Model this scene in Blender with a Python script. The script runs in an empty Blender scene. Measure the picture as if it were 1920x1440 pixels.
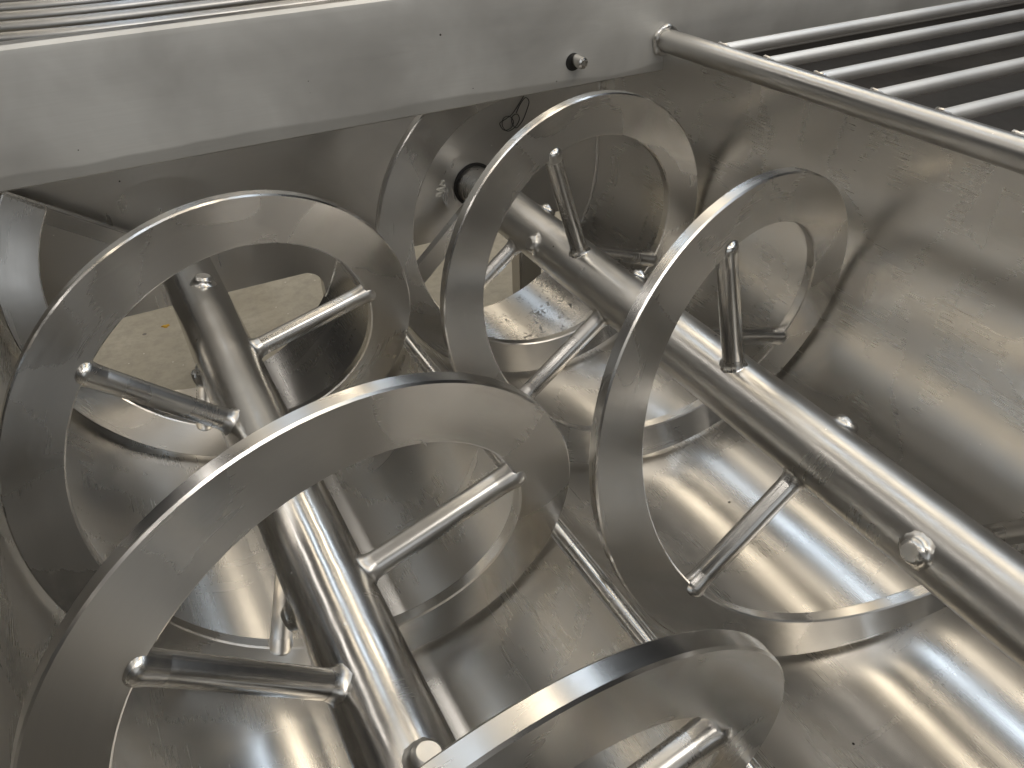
import bpy, bmesh, math, random
from mathutils import Vector, Matrix
random.seed(7)
pi = math.pi
S = 0.3                                   # metres per ribbon radius; all layout numbers below are in ribbon radii
sc = bpy.context.scene
C = sc.collection

# ------------------------------------------------------------------ camera
cd = bpy.data.cameras.new('camera'); cam = bpy.data.objects.new('camera', cd); C.objects.link(cam)
cd.sensor_width = 36; cd.lens = 1593.3 / 1920 * 36; cd.clip_start = 0.01; cd.clip_end = 200
cam.location = Vector((-1.3423, -2.4725, 2.3467)) * S
cam.rotation_euler = (0.9526, 0.0256, -0.4796)
sc.camera = cam
# ------------------------------------------------------------------ world: the dim even light of the workshop
w = bpy.data.worlds.new('World'); sc.world = w; w.use_nodes = True
bg = w.node_tree.nodes['Background']; bg.inputs[0].default_value = (0.94, 0.93, 0.95, 1); bg.inputs[1].default_value = 0.018
# ------------------------------------------------------------------ workshop lamps: roof-light strips running along the shafts
WARM = (1.0, 0.87, 0.68); COOL = (0.74, 0.86, 1.0); NEUT = (1.0, 0.95, 0.89)
def lamp(name, loc, target, sx, sy, power, col):
    d = bpy.data.lights.new(name, 'AREA'); d.shape = 'RECTANGLE'; d.size = sx; d.size_y = sy
    d.energy = power; d.color = col
    o = bpy.data.objects.new(name, d); C.objects.link(o); o.location = loc
    o.rotation_euler = (Vector(target) - Vector(loc)).to_track_quat('-Z', 'Y').to_euler()
    return o
def strip(x, y, z, wx, ly, power, col):
    return lamp('ceiling_strip_lamp', (x, y, z), (x, y, 0), wx, ly, power, col)
strip(0.05, 1.6, 4.6, 0.18, 13.0, 50, COOL)
strip(-0.95, 1.6, 4.6, 0.12, 13.0, 42, WARM)
strip(1.15, 1.6, 4.6, 0.10, 13.0, 26, WARM)
strip(2.3, 1.6, 4.6, 0.36, 13.0, 120, WARM)
strip(4.1, 1.6, 4.6, 0.30, 13.0, 95, COOL)
strip(-3.2, 1.6, 4.6, 0.20, 13.0, 62, NEUT)
lamp('plate_fill_light', (0.6, -4.0, 5.6), (0, 0.4, 0.1), 5.0, 1.6, 105, NEUT)  # unseen soft lamp, added high up to brighten the cross plate
lamp('doorway_light', (-1.5, -6.5, 2.3), (-1.5, 0, 2.3), 5.0, 3.8, 46, (0.93, 0.97, 1.0))
sc.view_settings.view_transform = 'Standard'; sc.view_settings.look = 'None'
sc.view_settings.gamma = 1; sc.view_settings.use_curve_mapping = False; sc.view_settings.exposure = 0.34
cy = sc.cycles
cy.max_bounces = 10; cy.glossy_bounces = 8; cy.diffuse_bounces = 3; cy.sample_clamp_indirect = 4.0
cy.caustics_reflective = True; cy.blur_glossy = 0.4

# ------------------------------------------------------------------ materials
class NT:
    def __init__(s, name):
        s.m = bpy.data.materials.new(name); s.m.use_nodes = True
        s.t = s.m.node_tree; s.b = s.t.nodes['Principled BSDF']
    def n(s, kind, **kw):
        nd = s.t.nodes.new(kind)
        for k, v in kw.items(): setattr(nd, k, v)
        return nd
    def l(s, a, b): s.t.links.new(a, b)
    def val(s, sock, v):
        if hasattr(v, 'links'): s.l(v, sock)
        else: sock.default_value = v
    def coord(s, which='Object'): return s.n('ShaderNodeTexCoord').outputs[which]
    def mapping(s, vec, scale=(1, 1, 1), rot=(0, 0, 0), loc=(0, 0, 0)):
        m = s.n('ShaderNodeMapping'); s.l(vec, m.inputs[0])
        m.inputs['Scale'].default_value = scale; m.inputs['Rotation'].default_value = rot; m.inputs['Location'].default_value = loc
        return m.outputs[0]
    def noise(s, vec, scale, detail=3, rough=0.5, dist=0):
        t = s.n('ShaderNodeTexNoise'); s.l(vec, t.inputs['Vector'])
        t.inputs['Scale'].default_value = scale; t.inputs['Detail'].default_value = detail
        t.inputs['Roughness'].default_value = rough; t.inputs['Distortion'].default_value = dist
        return t.outputs['Fac']
    def ramp(s, fac, stops, interp='LINEAR'):
        r = s.n('ShaderNodeValToRGB'); s.l(fac, r.inputs[0]); r.color_ramp.interpolation = interp
        e = r.color_ramp.elements
        while len(e) < len(stops): e.new(0.5)
        for x, (p, c) in zip(e, stops):
            x.position = p; x.color = (c, c, c, 1) if not hasattr(c, '__len__') else (*c, 1)
        return r.outputs[0]
    def math(s, op, a, b=0.0, clamp=False):
        m = s.n('ShaderNodeMath', operation=op, use_clamp=clamp); s.val(m.inputs[0], a); s.val(m.inputs[1], b); return m.outputs[0]
    def mix(s, fac, a, b):
        m = s.n('ShaderNodeMix', data_type='RGBA'); s.val(m.inputs[0], fac)
        for i, v in ((6, a), (7, b)):
            if hasattr(v, 'links'): s.l(v, m.inputs[i])
            else: m.inputs[i].default_value = (*v, 1)
        return m.outputs[2]
    def bump(s, height, strength, dist, prev=None):
        b = s.n('ShaderNodeBump'); s.l(height, b.inputs['Height'])
        b.inputs['Strength'].default_value = strength; b.inputs['Distance'].default_value = dist
        if prev is not None: s.l(prev, b.inputs['Normal'])
        return b.outputs[0]
    def specks(s, vec, scale, rad, keep):
        v = s.n('ShaderNodeTexVoronoi', feature='F1'); s.l(vec, v.inputs['Vector']); v.inputs['Scale'].default_value = scale
        near = s.math('LESS_THAN', v.outputs['Distance'], rad)
        sep = s.n('ShaderNodeSeparateColor'); s.l(v.outputs['Color'], sep.inputs[0])
        return s.math('MULTIPLY', near, s.math('LESS_THAN', sep.outputs[0], keep))
    def scratches(s, vec, angle, scale, lo, hi):
        v = s.mapping(vec, rot=(0, 0, angle), scale=(scale * 0.03, scale, scale))
        n = s.noise(v, 1.0, 1, 0.4, 0.15)
        r = s.ramp(n, [(lo, 0.0), (hi, 1.0)])
        gate = s.ramp(s.noise(vec, 2.5, 2), [(0.46, 0.0), (0.62, 1.0)])
        return s.math('MULTIPLY', r, gate)

STEEL = (0.575, 0.561, 0.536)
def steel(name, rough=0.28, var=0.10, base=STEEL, coords='UV', brush=(3, 260), brush_amt=0.10, wave=0.0, wave_scale=6,
          aniso=0.0, aniso_rot=0.0, radial=None, blotch=0.5, speck=0.0, scratch=0.0, smear=0.0):
    k = NT(name); b = k.b
    b.inputs['Metallic'].default_value = 1.0
    obj = k.coord('Object'); uv = k.coord('UV') if coords == 'UV' else obj
    # patchy polish and films with soft and hard edges
    n1 = k.ramp(k.noise(obj, 7.0, 2, 0.5, 0.5), [(0.35, 0.0), (0.65, 1.0)])
    n2 = k.ramp(k.noise(obj, 6.5, 1.5, 0.4, 0.6), [(0.52, 0.0), (0.54, 1.0)])
    br = k.noise(k.mapping(uv, scale=(brush[0], brush[1], 1)), 1.0, 3, 0.65)
    r = k.math('ADD', k.math('MULTIPLY', n1, var), rough - var / 2)
    r = k.math('ADD', r, k.math('MULTIPLY', n2, 0.055 * blotch))
    r = k.math('ADD', r, k.math('MULTIPLY', k.math('SUBTRACT', br, 0.5), brush_amt))
    col = k.mix(k.math('MULTIPLY', n2, 0.30 * blotch), base, tuple(c * 0.80 for c in base))
    col = k.mix(k.math('MULTIPLY', br, 0.16), col, tuple(c * 0.72 for c in base))
    if speck:
        sp = k.math('MAXIMUM', k.specks(obj, 62.0, 0.11, 0.05 * speck), k.specks(obj, 24.0, 0.055, 0.10 * speck))
        col = k.mix(sp, col, (0.02, 0.018, 0.015))
        sp2 = k.specks(k.mapping(obj, loc=(3.1, 1.7, 0.4)), 75.0, 0.09, 0.05 * speck)
        col = k.mix(sp2, col, (0.85, 0.83, 0.8)); r = k.math('ADD', r, k.math('MULTIPLY', k.math('MAXIMUM', sp, sp2), 0.3))
    if scratch:
        s1 = k.math('MAXIMUM', k.scratches(uv, 0.9, 200, 0.72, 0.80), k.scratches(uv, 2.0, 170, 0.73, 0.80))
        s1 = k.math('MAXIMUM', s1, k.scratches(uv, -0.35, 220, 0.73, 0.80))
        r = k.math('ADD', r, k.math('MULTIPLY', s1, 0.28 * scratch)); col = k.mix(k.math('MULTIPLY', s1, 0.6 * scratch), col, (0.80, 0.78, 0.74))
    if smear:      # wiped streaks running down the sheet
        sm = k.ramp(k.noise(k.mapping(uv, scale=(7, 0.9, 1)), 1.0, 3, 0.55, 0.3), [(0.55, 0.0), (0.74, 1.0)])
        sm = k.math('MULTIPLY', sm, k.ramp(k.noise(uv, 1.6, 2), [(0.45, 0.0), (0.58, 1.0)]))
        r = k.math('ADD', r, k.math('MULTIPLY', sm, 0.07 * smear)); col = k.mix(k.math('MULTIPLY', sm, 0.18 * smear), col, (0.72, 0.70, 0.66))
    nrm = k.bump(br, 0.03, 0.0005)
    if wave:
        nrm = k.bump(k.noise(obj, wave_scale, 2, 0.4), wave, 0.012, nrm)
    k.l(nrm, b.inputs['Normal'])
    k.l(col, b.inputs['Base Color']); k.l(k.math('MAXIMUM', r, 0.05), b.inputs['Roughness'])
    if aniso:
        b.inputs['Anisotropic'].default_value = aniso; b.inputs['Anisotropic Rotation'].default_value = aniso_rot
        t = k.n('ShaderNodeTangent')
        if radial: t.direction_type = 'RADIAL'; t.axis = radial
        else: t.direction_type = 'UV_MAP'; t.uv_map = 'UVMap'
        k.l(t.outputs[0], b.inputs['Tangent'])
    k.r, k.col, k.obj, k.uv = r, col, obj, uv
    return k

M = {}
SHELL = dict(rough=0.27, var=0.03, aniso=0.85, brush=(0.9, 60), brush_amt=0.04, smear=1.0, wave=0.01, wave_scale=3, speck=0.25, scratch=0.05, blotch=0.08)
M['shell'] = steel('trough_steel', **SHELL).m
M['wall'] = steel('end_wall_steel', 0.34, 0.08, brush=(2, 60), brush_amt=0.06, wave=0.02, speck=0.3, blotch=0.5).m
M['face'] = steel('ribbon_face_steel', 0.25, 0.10, brush=(1.2, 60), brush_amt=0.10, wave=0.04, wave_scale=8, aniso=0.6, aniso_rot=0.25, blotch=0.8).m
M['rim'] = steel('ribbon_edge_steel', 0.25, 0.10, brush=(2, 40), brush_amt=0.08, wave=0.10, wave_scale=14, blotch=0.3).m
M['shaft'] = steel('shaft_steel', 0.32, 0.09, brush=(40, 3), brush_amt=0.06, wave=0.10, wave_scale=11, blotch=0.4, speck=0.4).m
M['shaft_left'] = steel('polished_shaft_steel', 0.21, 0.07, brush=(40, 3), brush_amt=0.05, wave=0.14, wave_scale=12, blotch=0.5, speck=0.3).m
M['rod'] = steel('rod_steel', 0.25, 0.06, brush=(45, 2), brush_amt=0.06, wave=0.05, wave_scale=14, blotch=0.3).m
M['weld'] = steel('weld_steel', 0.30, 0.10, coords='O', brush=(90, 90), brush_amt=0.1, wave=0.12, wave_scale=40, blotch=0.2).m
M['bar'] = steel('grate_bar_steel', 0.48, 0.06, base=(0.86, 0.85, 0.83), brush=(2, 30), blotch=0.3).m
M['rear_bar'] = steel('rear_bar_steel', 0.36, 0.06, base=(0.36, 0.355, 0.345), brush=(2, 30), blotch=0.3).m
M['rail'] = steel('rail_steel', 0.33, 0.08, brush=(2, 40), brush_amt=0.06, blotch=0.5, speck=0.3).m
M['disc'] = steel('turned_ring_steel', 0.30, 0.06, coords='O', brush=(60, 60), aniso=0.85, radial='Y', blotch=0.3).m

k = NT('cross_plate_steel'); b = k.b; b.inputs['Metallic'].default_value = 1.0
obj = k.coord('Object'); sep = k.n('ShaderNodeSeparateXYZ'); k.l(obj, sep.inputs[0])
br = k.noise(k.mapping(obj, scale=(9, 1, 260)), 1.0, 4, 0.6)
cl = k.noise(obj, 5.0, 4, 0.5, 0.3)
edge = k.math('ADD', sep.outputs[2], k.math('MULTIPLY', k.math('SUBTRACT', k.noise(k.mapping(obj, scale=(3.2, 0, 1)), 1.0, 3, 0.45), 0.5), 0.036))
reflection_band = k.ramp(edge, [(0.2595, 1.0), (0.2610, 0.0)])                # smoother lower band, with the trough's dark reflection painted into its colour
col = k.mix(k.ramp(cl, [(0.3, 0.0), (0.7, 1.0)]), (0.76, 0.755, 0.73), (0.50, 0.49, 0.47))
col = k.mix(k.math('MULTIPLY', br, 0.35), col, (0.62, 0.61, 0.58))
col = k.mix(k.math('MULTIPLY', reflection_band, 0.55), col, (0.42, 0.41, 0.385))
spk = k.math('MAXIMUM', k.specks(obj, 26.0, 0.05, 0.25), k.specks(k.mapping(obj, loc=(1, 2, 3)), 60.0, 0.07, 0.03))
col = k.mix(spk, col, (0.12, 0.11, 0.10))
r = k.math('ADD', k.math('MULTIPLY', br, 0.14), 0.56); r = k.math('ADD', r, k.math('MULTIPLY', reflection_band, -0.06))
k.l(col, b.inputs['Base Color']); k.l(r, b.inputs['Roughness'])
k.l(k.bump(k.noise(obj, 4.0, 2), 0.10, 0.012, k.bump(br, 0.12, 0.0006)), b.inputs['Normal'])
M['plate'] = k.m

def plain(name, col, rough, metal=0.0):
    k = NT(name); o = k.coord('Object'); n = k.noise(o, 30, 4)
    k.l(k.mix(k.math('MULTIPLY', n, 0.5), col, tuple(c * 0.6 for c in col)), k.b.inputs['Base Color'])
    k.b.inputs['Roughness'].default_value = rough; k.b.inputs['Metallic'].default_value = metal
    return k.m
M['rubber'] = plain('black_seal', (0.012, 0.011, 0.010), 0.5)
M['ink'] = plain('marker_ink', (0.03, 0.028, 0.026), 0.5)
M['chalk'] = plain('pale_smear', (0.62, 0.60, 0.55), 0.6)
M['yellow'] = plain('yellow_chip', (0.62, 0.36, 0.04), 0.6)
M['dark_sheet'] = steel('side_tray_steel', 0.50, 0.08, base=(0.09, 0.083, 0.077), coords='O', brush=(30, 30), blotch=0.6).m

k = NT('concrete'); o = k.coord('Object')
n1 = k.noise(o, 2.3, 6, 0.65, 0.4); n2 = k.noise(o, 26, 5, 0.7); n3 = k.noise(o, 9, 4, 0.6, 1.0)
col = k.mix(k.ramp(n1, [(0.3, 0.0), (0.7, 1.0)]), (0.33, 0.295, 0.225), (0.46, 0.415, 0.33))
col = k.mix(k.math('MULTIPLY', k.ramp(n2, [(0.42, 0.0), (0.70, 1.0)]), 0.5), col, (0.24, 0.22, 0.18))
col = k.mix(k.math('MULTIPLY', k.ramp(n3, [(0.60, 0.0), (0.72, 1.0)]), 0.35), col, (0.24, 0.215, 0.18))
col = k.mix(k.specks(o, 34.0, 0.09, 0.12), col, (0.75, 0.72, 0.64))
col = k.mix(k.specks(k.mapping(o, loc=(4, 1, 0)), 12.0, 0.10, 0.2), col, (0.17, 0.15, 0.13))
k.l(col, k.b.inputs['Base Color']); k.b.inputs['Roughness'].default_value = 0.7
k.l(k.bump(n2, 0.25, 0.004), k.b.inputs['Normal'])
M['concrete'] = k.m

# right shell: same steel with the dark dried residue left at the outlet
k = steel('trough_steel_with_residue', **SHELL)
sp = k.n('ShaderNodeSeparateXYZ'); k.l(k.obj, sp.inputs[0])
g = k.math('MULTIPLY', k.ramp(sp.outputs[1], [(0.56, 0.0), (0.66, 1.0)]), k.math('LESS_THAN', sp.outputs[2], -0.262))
dr = k.ramp(k.noise(k.mapping(k.obj, scale=(1.6, 0.9, 1), rot=(0, 0, 0.5)), 60, 5, 0.7, 0.8), [(0.56, 0.0), (0.60, 1.0)])
ga = k.ramp(k.noise(k.obj, 13, 3, 0.5), [(0.44, 0.0), (0.56, 1.0)])
res = k.math('MULTIPLY', k.math('MULTIPLY', dr, ga), g)
k.l(k.mix(k.math('MULTIPLY', res, 0.6), k.col, (0.035, 0.03, 0.025)), k.b.inputs['Base Color'])
k.l(k.math('ADD', k.r, k.math('MULTIPLY', res, 0.35)), k.b.inputs['Roughness'])
M['shell_r'] = k.m

# ------------------------------------------------------------------ mesh helpers
class MB:
    def __init__(s): s.v = []; s.f = []; s.uv = []; s.mi = []; s.sm = []
    def add(s, verts, faces, uvs, mi=0):
        o = len(s.v); s.v += [tuple(v) for v in verts]
        for f, u in zip(faces, uvs): s.f.append([i + o for i in f]); s.uv.append(u); s.mi.append(mi)
    def build(s, name, mats, parent=None, sharp=35):
        me = bpy.data.meshes.new(name)
        me.from_pydata([(x * S, y * S, z * S) for x, y, z in s.v], [], s.f)
        ul = me.uv_layers.new(name='UVMap'); i = 0
        for f, u in zip(s.f, s.uv):
            for q in u: ul.data[i].uv = q; i += 1
        if not isinstance(mats, (list, tuple)): mats = [mats]
        for m in mats: me.materials.append(m)
        me.polygons.foreach_set('material_index', s.mi)
        me.polygons.foreach_set('use_smooth', [True] * len(s.f))
        me.set_sharp_from_angle(angle=math.radians(sharp)); me.update()
        o = bpy.data.objects.new(name, me); C.objects.link(o)
        if parent: o.parent = parent
        return o
    def grid(s, rows, closed_u=False, closed_v=False, us=None, vs=None, mi=0, flip=False):
        """rows[i][j] points; i runs along, j across"""
        n, m = len(rows), len(rows[0]); V = [p for r in rows for p in r]; F = []; U = []
        us = us or [i * 0.05 for i in range(n + 1)]; vs = vs or [j / m for j in range(m + 1)]
        for i in range(n if closed_u else n - 1):
            for j in range(m if closed_v else m - 1):
                i2, j2 = (i + 1) % n, (j + 1) % m
                f = [i * m + j, i2 * m + j, i2 * m + j2, i * m + j2]
                u = [(us[i], vs[j]), (us[i + 1] if i + 1 < len(us) else us[i] + .05, vs[j]), (us[i + 1] if i + 1 < len(us) else us[i] + .05, vs[j + 1] if j + 1 < len(vs) else 1), (us[i], vs[j + 1] if j + 1 < len(vs) else 1)]
                if flip: f.reverse(); u.reverse()
                F.append(f); U.append(u)
        s.add(V, F, U, mi)
    def cap(s, ring, flip=False, mi=0):
        f = list(range(len(ring)));  u = [(p[0] * .3, p[2] * .3) for p in ring]
        if flip: f.reverse(); u.reverse()
        s.add(ring, [f], [u], mi)
    def tube(s, path, rad, n=20, caps=True, mi=0):
        P = [Vector(p) for p in path]; rows = []; prev = None; L = [0]
        for i in range(1, len(P)): L.append(L[-1] + (P[i] - P[i - 1]).length)
        for i, p in enumerate(P):
            t = (P[min(i + 1, len(P) - 1)] - P[max(i - 1, 0)]).normalized()
            if prev is None: a = t.orthogonal().normalized()
            else: a = (prev - t * prev.dot(t)).normalized()
            prev = a; b = t.cross(a); r = rad[i] if hasattr(rad, '__len__') else rad
            rows.append([p + (a * math.cos(q) + b * math.sin(q)) * r for q in [2 * pi * j / n for j in range(n)]])
        s.grid(rows, closed_v=True, us=L, mi=mi)
        if caps:
            s.cap(rows[0], True, mi); s.cap(rows[-1], False, mi)
        return s
    def box(s, a, b, mi=0, bev=0.0):
        bm = bmesh.new(); bmesh.ops.create_cube(bm, size=1)
        for v in bm.verts: v.co = Vector([(a[i] + b[i]) / 2 + v.co[i] * (b[i] - a[i]) for i in range(3)])
        if bev: bmesh.ops.bevel(bm, geom=bm.edges[:], offset=bev, segments=2, affect='EDGES')
        bm.verts.index_update()
        s.add([v.co[:] for v in bm.verts], [[v.index for v in f.verts] for f in bm.faces],
              [[(v.co.x, v.co.z if abs(f.normal.y) > .5 else v.co.y) for v in f.verts] for f in bm.faces], mi); bm.free()
        return s
def thing(name, label, cat, loc=(0, 0, 0), group=None):
    o = bpy.data.objects.new(name, None); C.objects.link(o); o.location = loc; o.empty_display_size = .05
    o['label'] = label; o['category'] = cat
    if group: o['group'] = group
    return o

# ------------------------------------------------------------------ layout numbers (ribbon radii)
D = 2.0509; HX = D / 2; RT = 1.035; XW = HX + RT; RI = 0.774; RS = 0.152; YW = 2.80; YF = -4.3; ZT = 0.97; TH = 0.062; RR = 0.048
def helix_y(side, T):
    if side > 0:
        if T < -1.2: return -1.573 * 1.2 - .2372 * 1.44 + (T + 1.2) * 2.1
        return 1.5729 * T - 0.2372 * T * T
    if T < -1.2: return -.6114 - 1.3227 * 1.2 + .2438 * 1.44 + (T + 1.2) * 0.75
    return -0.6114 + 1.3227 * T + 0.2438 * T * T

# ------------------------------------------------------------------ floor
mb = MB(); mb.add([(-60, -60, -3.4), (60, -60, -3.4), (60, 60, -3.4), (-60, 60, -3.4)], [[0, 1, 2, 3]], [[(0, 0), (1, 0), (1, 1), (0, 1)]])
fl = mb.build('floor', M['concrete']); fl['kind'] = 'structure'

# ------------------------------------------------------------------ mixer body
body = thing('twin_trough_mixer', 'brushed stainless twin trough mixer body with end wall, cross plate and rails', 'mixer', (0, 0, -3.4 * S))
def bpart(mb, name, mat, parent=body, **k):
    o = mb.build(name, mat, parent, **k); o.parent = parent
    o.matrix_parent_inverse = Matrix.Identity(4)
    if parent is body: o.location = (0, 0, 3.4 * S)
    return o
GAP = 0.0439                                     # half gap of the two shells under the ridge bar
ca = math.asin((HX - GAP) / RT)                  # arc angle from straight down to the ridge
def shell_profile(side, r):
    pts = [(side * (HX + r), z) for z in [ZT - i * ZT / 12 for i in range(12)]]
    a0, a1 = pi / 2, -ca
    for i in range(65):
        a = a0 + (a1 - a0) * i / 64
        pts.append((side * (HX + r * math.sin(a)), -r * math.cos(a)))
    pts.append((side * .016, pts[-1][1] - .03 - (r - RT)))
    return pts
for side in (-1, 1):
    ins = shell_profile(side, RT); out = shell_profile(side, RT + .022)
    L = [0]
    for i in range(1, len(ins)): L.append(L[-1] + math.dist(ins[i], ins[i - 1]))
    ys = [YF + (YW + .02 - YF) * i / 40 for i in range(41)]
    mb = MB()
    mb.grid([[(x, y, z) for x, z in ins] for y in ys], us=ys, vs=L, flip=side < 0)
    mb.grid([[(x, y, z) for x, z in out] for y in ys], us=ys, vs=L, flip=side > 0)
    mb.grid([[(x, y, z) for x, z in q] for y, q in ((ys[-1], ins), (ys[-1], out))], us=[0, .02], vs=L)
    sh = bpart(mb, 'trough_shell', M['shell_r' if side > 0 else 'shell'])
    # weld bead where shell meets the end wall
    path = []; rads = []
    q = [(x, z) for x, z in ins if not (z < -.36 and abs(abs(x) - HX) < .86)]
    prev = None; seg = []
    segs = []
    for x, z in q:
        if prev and math.dist(prev, (x, z)) > .3: segs.append(seg); seg = []
        seg.append((x, z)); prev = (x, z)
    segs.append(seg)
    for sg in segs:
        if len(sg) < 3: continue
        m2 = MB(); m2.tube([(x * (1 - .003), YW - .006, z) for x, z in sg], [.011 + random.uniform(-.003, .003) for _ in sg], 10)
        o = m2.build('weld_bead', M['weld'], sh)
mb = MB(); mb.tube([(0, y, -.328) for y in [YF, -2, 0, 2, YW]], 0.0265, 20); bpart(mb, 'ridge_bar', M['rod'])

# end wall with the two rounded outlets
def arc(cx, cz, r, a0, a1, n): return [(cx + r * math.sin(a0 + (a1 - a0) * i / n), cz - r * math.cos(a0 + (a1 - a0) * i / n)) for i in range(n + 1)]
OX, OZ, OR = .87, -.365, .13
def low_outline():
    pts = []
    for side in (-1, 1):
        c = side * HX
        aL = math.acos(-(-math.sqrt(RT * RT - OX * OX)) / RT)
        z0 = -math.sqrt(RT * RT - OX * OX)
        a_edge = math.asin(OX / RT)
        a_start = pi / 2 if side < 0 else ca
        a_end = ca if side < 0 else pi / 2
        left = [(c - RT * math.sin(a), -RT * math.cos(a)) for a in [a_start + (a_edge - a_start) * i / 10 for i in range(11)]]
        right = [(c + RT * math.sin(a), -RT * math.cos(a)) for a in [a_edge + (a_end - a_edge) * i / 10 for i in range(11)]]
        pts += left
        pts += [(c - OX + OR - OR * math.cos(q), OZ - OR + OR * math.sin(q)) for q in [pi / 2 * i / 8 for i in range(9)]]
        pts += [(c + OX - OR + OR * math.sin(q), OZ - OR + OR * math.cos(q)) for q in [pi / 2 * i / 8 for i in range(9)]]
        pts += right
    return pts
ol = low_outline() + [(XW, 1.30), (-XW, 1.30)]
bm = bmesh.new()
vs = [bm.verts.new((x, YW, z)) for x, z in ol]; f = bm.faces.new(vs)
ext = bmesh.ops.extrude_face_region(bm, geom=[f]); 
for g in ext['geom']:
    if isinstance(g, bmesh.types.BMVert): g.co.y += .03
bmesh.ops.triangulate(bm, faces=bm.faces[:]); bmesh.ops.recalc_face_normals(bm, faces=bm.faces[:]); bm.verts.index_update()
mb = MB(); mb.add([v.co[:] for v in bm.verts], [[v.index for v in f.verts] for f in bm.faces], [[(v.co.x, v.co.z) for v in f.verts] for f in bm.faces]); bm.free()
endw = bpart(mb, 'end_wall', M['wall'], sharp=20)
for side, rad in ((-1, .47), (1, .255)):
    c = side * HX
    mb = MB(); n = 72
    ring = lambda r, y: [(c + r * math.cos(2 * pi * i / n), y, max(r * math.sin(2 * pi * i / n), OZ + .004)) for i in range(n)]
    mb.grid([ring(rad, YW - .0015), ring(.160, YW - .0015), ring(.156, YW + .002)], closed_v=True, flip=True)
    o = mb.build('bearing_ring', M['disc'], endw)
    mb = MB(); mb.grid([ring(.158, YW - .004), ring(.145, YW - .008), ring(.11, YW - .006)], closed_v=True, flip=True)
    mb.build('shaft_seal', M['rubber'], endw)

def pt(px, py, y):                                # a photo pixel on the plane of the end wall
    R = cam.rotation_euler.to_matrix(); d = R @ Vector(((px - 960) / 1593.3, -(py - 720) / 1593.3, -1)); o = cam.location / S
    return o + d * ((y - o.y) / d.y)
# hand-made marks on the end wall
scr = [(983, 178), (976, 190), (966, 206), (958, 216), (944, 226), (937, 232), (945, 244), (958, 240), (963, 228), (955, 218), (944, 222), (942, 236), (952, 246), (966, 238), (974, 224), (970, 214), (961, 218), (960, 230), (968, 240), (980, 226), (988, 206), (992, 190), (985, 183), (975, 196), (968, 212)]
def smoothpath(P, k=4):
    out = []
    for i in range(len(P) - 1):
        p0, p1, p2, p3 = P[max(i - 1, 0)], P[i], P[i + 1], P[min(i + 2, len(P) - 1)]
        for j in range(k):
            t = j / k
            out.append(tuple(.5 * (2 * p1[q] + (p2[q] - p0[q]) * t + (2 * p0[q] - 5 * p1[q] + 4 * p2[q] - p3[q]) * t * t + (3 * p1[q] - p0[q] - 3 * p2[q] + p3[q]) * t ** 3) for q in range(len(p1))))
    return out + [tuple(P[-1])]
mb = MB(); mb.tube([pt(x, y, YW - .004) for x, y in smoothpath(scr)], .0028, 6); mb.build('marker_scribble', M['ink'], endw)
sm = [(833, 338), (826, 346), (834, 350), (820, 356), (832, 358), (817, 366), (826, 368)]
mb = MB(); mb.tube([pt(x, y, YW - .005) for x, y in smoothpath(sm)], [.004 + .009 * abs(math.sin(i * 1.1)) for i in range(len(smoothpath(sm)))], 6); mb.build('pale_smear', M['chalk'], endw)

# front end of the trough (behind the viewer) and feet
for x0, x1, y0 in ((HX + .46, HX + .66, 3.0), (-.10, .10, 3.0), (-XW, -XW + .2, -3.9), (XW - .2, XW, -3.9)):
    mb = MB(); mb.box((x0, y0, -3.4), (x1, y0 + .16, 1.2 if y0 > 0 else -.3), bev=.012); bpart(mb, 'support_leg', M['wall'])
mb = MB(); mb.box((-XW, YW + .031, .9), (XW, 3.16, 1.25)); bpart(mb, 'end_stiffener', M['wall'])

# cross plate with folded top lip
YP = 2.066
mb = MB()
prof = [(YP + .03, .815), (YP + .012, .803), (YP, .812)] + [(YP, z) for z in (.95, 1.1, 1.25, 1.40)] + [(YP + .004, 1.425), (YP + .02, 1.438), (YP + .026, 1.4415), (YP + .030, 1.442), (YP + .030, 1.430), (YP + .029, 1.42), (YP + .029, 1.3)]
xs = [-3.4 + 12.4 * i / 60 for i in range(61)]
mb.grid([[(x, y, z) for y, z in prof] for x in xs], closed_v=True, us=xs, vs=[i * .1 for i in range(len(prof) + 1)], flip=True)
mb.cap([(xs[0], y, z) for y, z in prof]); mb.cap([(xs[-1], y, z) for y, z in prof], True)
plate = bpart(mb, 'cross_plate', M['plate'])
px, pz = 1.405, .958
mb = MB(); mb.tube([(px - .012, YP + .0, pz - .004), (px - .012, YP - .003, pz - .004)], .052, 28); mb.build('pin_hole', M['rubber'], plate)
mb = MB(); mb.tube([(px + .006, YP + .02, pz + .006), (px + .006, YP - .075, pz + .004), (px + .006, YP - .088, pz + .004), (px + .006, YP - .094, pz + .004)], [.037, .037, .032, .020], 24); mb.build('locating_pin', M['rod'], plate)

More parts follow.
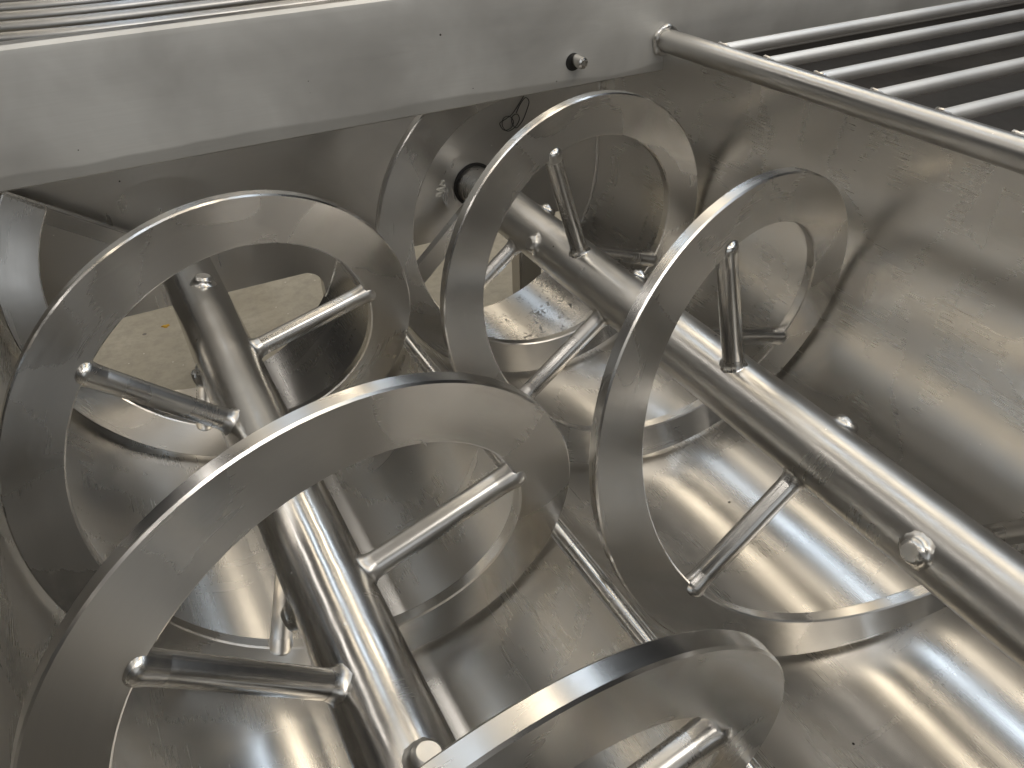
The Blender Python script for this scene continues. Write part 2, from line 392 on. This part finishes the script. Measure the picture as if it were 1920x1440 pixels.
# top rails and the bars welded to the right one
def rail(side, z0, z1, x0, x1):
    mb = MB(); mb.tube([(x0, YP, z0), ((x0 + x1) / 2, (YP + YF) / 2, (z0 + z1) / 2), (x1, YF, z1)], .070, 32)
    return bpart(mb, 'top_rail', M['rail'])
rr = rail(1, .992, 1.100, XW, XW)
rl = rail(-1, 1.0, 1.0, -XW, -XW)
mb = MB(); n = 40; pth = []; rd = []
for i in range(n + 1):
    a = 2 * pi * i / n; pth.append((XW + .081 * math.cos(a), YP - .012, .992 + .078 * math.sin(a))); rd.append(.019 + .004 * math.sin(i * .8) + random.uniform(-.0015, .0015))
mb.tube(pth, rd, 10); mb.build('weld_bead', M['weld'], rr)
for i in range(9):
    y = 1.585 - .3835 * i; z = .992 + (YP - y) / (YP - YF) * .108 + .022
    mb = MB(); mb.tube([(XW + .03, y, z), (XW + 1.2, y, z), (8.94, y, z)], .037, 18); bpart(mb, 'grate_bar', M['bar'])
    mb = MB(); c = Vector((XW + .055, y, z)); pth = [(c.x + .016 * math.sin(a * 3), y + .040 * math.cos(a), z + .040 * math.sin(a)) for a in [2 * pi * j / 20 for j in range(21)]]
    mb.tube(pth, [.011 + random.uniform(-.003, .003) for _ in pth], 8); mb.build('weld_bead', M['weld'], rr)
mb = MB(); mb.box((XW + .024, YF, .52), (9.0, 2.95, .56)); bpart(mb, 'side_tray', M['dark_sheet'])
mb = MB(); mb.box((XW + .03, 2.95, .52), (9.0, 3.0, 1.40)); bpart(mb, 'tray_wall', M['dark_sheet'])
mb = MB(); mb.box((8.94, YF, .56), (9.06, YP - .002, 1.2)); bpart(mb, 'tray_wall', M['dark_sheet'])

# ------------------------------------------------------------------ rear grate behind the cross plate
gr = thing('safety_grate', 'row of bent pale steel bars behind the top edge of the cross plate', 'grate', (0, YP * S, .95 * S))
for i in range(11):
    y = 4.26 + .385 * i; P = []
    for j in range(25):
        x = -4.2 + 7.6 * j / 24; t = max(0, -.75 - x)
        P.append((x, y - YP + .13 * t * t, .0))
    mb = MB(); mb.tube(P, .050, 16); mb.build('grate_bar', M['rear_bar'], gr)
for x in (-3.3, 3.3):
    mb = MB(); mb.tube([(x, .05, -.0), (x, 7.9, -.0)], .055, 14); mb.build('frame_rail', M['bar'], gr)

# ------------------------------------------------------------------ rotors
def flat_collar(mb, org, axis, side_dir, r0, r1, h, surf, n=28, mi=0, jag=0.0):
    """weld fillet round a rod: org on the shaft axis, axis outwards, surf(b) = height of the shaft skin at offset b"""
    rows = []
    third = axis.cross(side_dir)
    for q in (0.0, .2, .45, .75, 1.0):
        rr_ = r0 + (r1 - r0) * (1 - (1 - q) ** 2.2); row = []
        for j in range(n):
            a = 2 * pi * j / n; wv = 1 + jag * (math.sin(j * 1.35 + org.y * 40) + .7 * math.sin(j * 3.1 + org.y * 70)) * (1 - q)
            u, b = rr_ * wv * math.cos(a), rr_ * wv * math.sin(a)
            hgt = surf(b) * 1.0 - .004 * (1 - q) + h * q ** 1.8
            row.append(org + side_dir * u + third * b + axis * hgt)
        rows.append(row)
    mb.grid(rows, closed_v=True, mi=mi, flip=True)
    return rows
def make_rotor(side, label, T0, T1, rods, extra_stubs=()):
    c = side * HX
    root = thing('mixer_rotor', label, 'rotor', (c * S, 0, 0), 'ribbon rotors of the mixer')
    # shaft
    mb = MB(); yy = [YF + .05] + [YF + .05 + i * .1 for i in range(1, 64)]
    yy = [y for y in yy if y < 2.45] + [2.50]
    mb.tube([(0, y, 0) for y in yy], RS, 48, caps=False)
    mb.tube([(0, 2.50, 0), (0, 2.515, 0), (0, 2.52, 0), (0, YW + .2, 0)], [RS, RS - .006, .135, .135], 48, caps=False)
    mb.build('shaft', M['shaft' if side > 0 else 'shaft_left'], root)
    # ribbon: bevelled bar section swept along the helix
    h = TH / 2; bv = .007
    sec = [(RI, -h + bv), (RI + bv, -h), (1 - bv, -h), (1, -h + bv), (1, h - bv), (1 - bv, h), (RI + bv, h), (RI, h - bv)]
    N = int((T1 - T0) * 110); rows = []; us = []
    jit = [random.uniform(-.0013, .0013) for _ in range(N // 5 + 3)]
    for i in range(N + 1):
        T = T0 + (T1 - T0) * i / N; th = 2 * pi * T; y = helix_y(side, T)
        wob = 1 + .004 * math.sin(th * 1.7 + side) + .002 * math.sin(th * 4.1) + jit[i // 5] * (1 - (i % 5) / 5) + jit[i // 5 + 1] * (i % 5) / 5
        rows.append([(r * wob * math.sin(th), y + a, r * wob * math.cos(th)) for r, a in sec]); us.append(T * 6.28)
    mb = MB(); m = len(sec)
    vsec = [0, .01, .23, .24, .30, .31, .53, .54, .60]
    for j in range(m):
        strip_rows = [[r[j], r[(j + 1) % m]] for r in rows]
        mb.grid(strip_rows, us=us, vs=[vsec[j], vsec[j + 1]], mi=0 if j in (1, 5) else 1, flip=True)
    mb.cap(rows[0], True, 1); mb.cap(rows[-1], False, 1)
    # drop duplicate strip vertices so shading stays smooth along the sweep
    rib = mb.build('helical_ribbon', [M['face'], M['rim']], root, sharp=30)
    bm = bmesh.new(); bm.from_mesh(rib.data); bmesh.ops.remove_doubles(bm, verts=bm.verts, dist=1e-6); bmesh.ops.recalc_face_normals(bm, faces=bm.faces); bm.to_mesh(rib.data); bm.free()
    rib.data.set_sharp_from_angle(angle=math.radians(30))
    surf = lambda b: math.sqrt(max(RS * RS - b * b, 1e-4))
    Yd = Vector((0, 1, 0))
    for k, d in rods:
        th = (-0.201 if side > 0 else 1.2522) + k * 2 * pi / 3 + math.radians(d); T = th / (2 * pi)
        y = helix_y(side, T); ax = Vector((math.sin(th), 0, math.cos(th))); org = Vector((0, y, 0))
        mb = MB(); e = RI + .025
        mb.tube([org + ax * q for q in (.10, .3, .5, e - .03, e - .008, e)], [RR, RR, RR, RR, RR * .93, RR * .7], 28)
        rod = mb.build('spoke', M['rod'], root)
        mb = MB(); flat_collar(mb, org, ax, Yd, .074, RR + .001, .042, surf, jag=.06)
        mb.build('weld_fillet', M['weld'], rod)
        mb = MB(); Q = [(RI - .070, RR + .0005), (RI - .030, RR + .002), (RI - .005, RR + .006), (RI + .012, RR + .006), (RI + .026, RR + .001), (RI + .036, RR - .008), (RI + .041, RR - .020)]
        mb.tube([org + ax * q for q, _ in Q], [r for _, r in Q], 28)
        mb.build('weld_fillet', M['rod'], rod)
        # the rod's far end, welded where it comes through the shaft
        mb = MB(); bx = -ax
        rows2 = flat_collar(mb, org, bx, Yd, .092, .050, .024, surf, jag=.05)
        ring0 = rows2[-1]
        top = [org + bx * (RS + .032) + (Yd * math.cos(2 * pi * j / 28) + bx.cross(Yd) * math.sin(2 * pi * j / 28)) * .040 for j in range(28)]
        top2 = [org + bx * (RS + .035) + (Yd * math.cos(2 * pi * j / 28) + bx.cross(Yd) * math.sin(2 * pi * j / 28)) * .035 for j in range(28)]
        mb.grid([ring0, top, top2], closed_v=True, flip=True); mb.cap(top2, True)
        mb.build('end_plug', M['weld'], root)
    return root
left = make_rotor(-1, 'left rotor, steel ribbon spiral on the shaft running down to the bottom centre', -2.0, 1.852,
    [(-5, 0), (-4, 0), (-3, .6), (-2, 0), (-1, -1.1), (0, -.3), (1, 2.3), (2, 0), (3, 4), (4, .6)])
right = make_rotor(1, 'right rotor, steel ribbon spiral on the shaft crossing to the lower right corner', -1.9, 2.03,
    [(-5, 0), (-4, 0), (-3, 0), (-2, 0), (-1, 1.4), (0, -.9), (1, -2), (2, 4.6), (3, -5.4), (4, 2), (5, 4)])
def end_arm(root, th, y, r1, wd, tk):
    ax = Vector((math.sin(th), 0, math.cos(th))); sd = Vector((math.cos(th), 0, -math.sin(th)))
    bm = bmesh.new(); bmesh.ops.create_cube(bm, size=1)
    for v in bm.verts:
        q = ax * (.12 if v.co.z < 0 else r1) + sd * (v.co.x * wd) + Vector((0, y + v.co.y * tk, 0)); v.co = q
    bmesh.ops.bevel(bm, geom=bm.edges[:], offset=.006, segments=2, affect='EDGES'); bmesh.ops.recalc_face_normals(bm, faces=bm.faces[:]); bm.verts.index_update()
    mb = MB(); mb.add([v.co[:] for v in bm.verts], [[v.index for v in f.verts] for f in bm.faces], [[(v.co.x, v.co.z) for v in f.verts] for f in bm.faces]); bm.free()
    mb.build('end_arm', M['face'], root)
end_arm(left, 2 * pi * 1.845, helix_y(-1, 1.852) + .01, .985, .10, .055)
end_arm(right, math.radians(228), 2.62, .90, .13, .05)

# ------------------------------------------------------------------ chip on the floor
def floor_pt(px, py, z):
    R = cam.rotation_euler.to_matrix(); d = R @ Vector(((px - 960) / 1593.3, -(py - 720) / 1593.3, -1)); o = cam.location / S
    return o + d * ((z - o.z) / d.z)
q = floor_pt(311, 612, -3.4)
mb = MB(); n = 9; r = [.05 + .018 * math.sin(i * 2.1) for i in range(n)]
mb.grid([[(q.x + r[i] * math.cos(2 * pi * i / n), q.y + .7 * r[i] * math.sin(2 * pi * i / n), -3.4) for i in range(n)],
         [(q.x + .8 * r[i] * math.cos(2 * pi * i / n), q.y + .56 * r[i] * math.sin(2 * pi * i / n), -3.385) for i in range(n)]], closed_v=True)
mb.cap([(q.x + .8 * r[i] * math.cos(2 * pi * i / n), q.y + .56 * r[i] * math.sin(2 * pi * i / n), -3.385) for i in range(n)])
o = mb.build('paint_chip', M['yellow']); o['label'] = 'tiny yellow chip lying on the concrete floor seen through the left outlet'; o['category'] = 'debris'
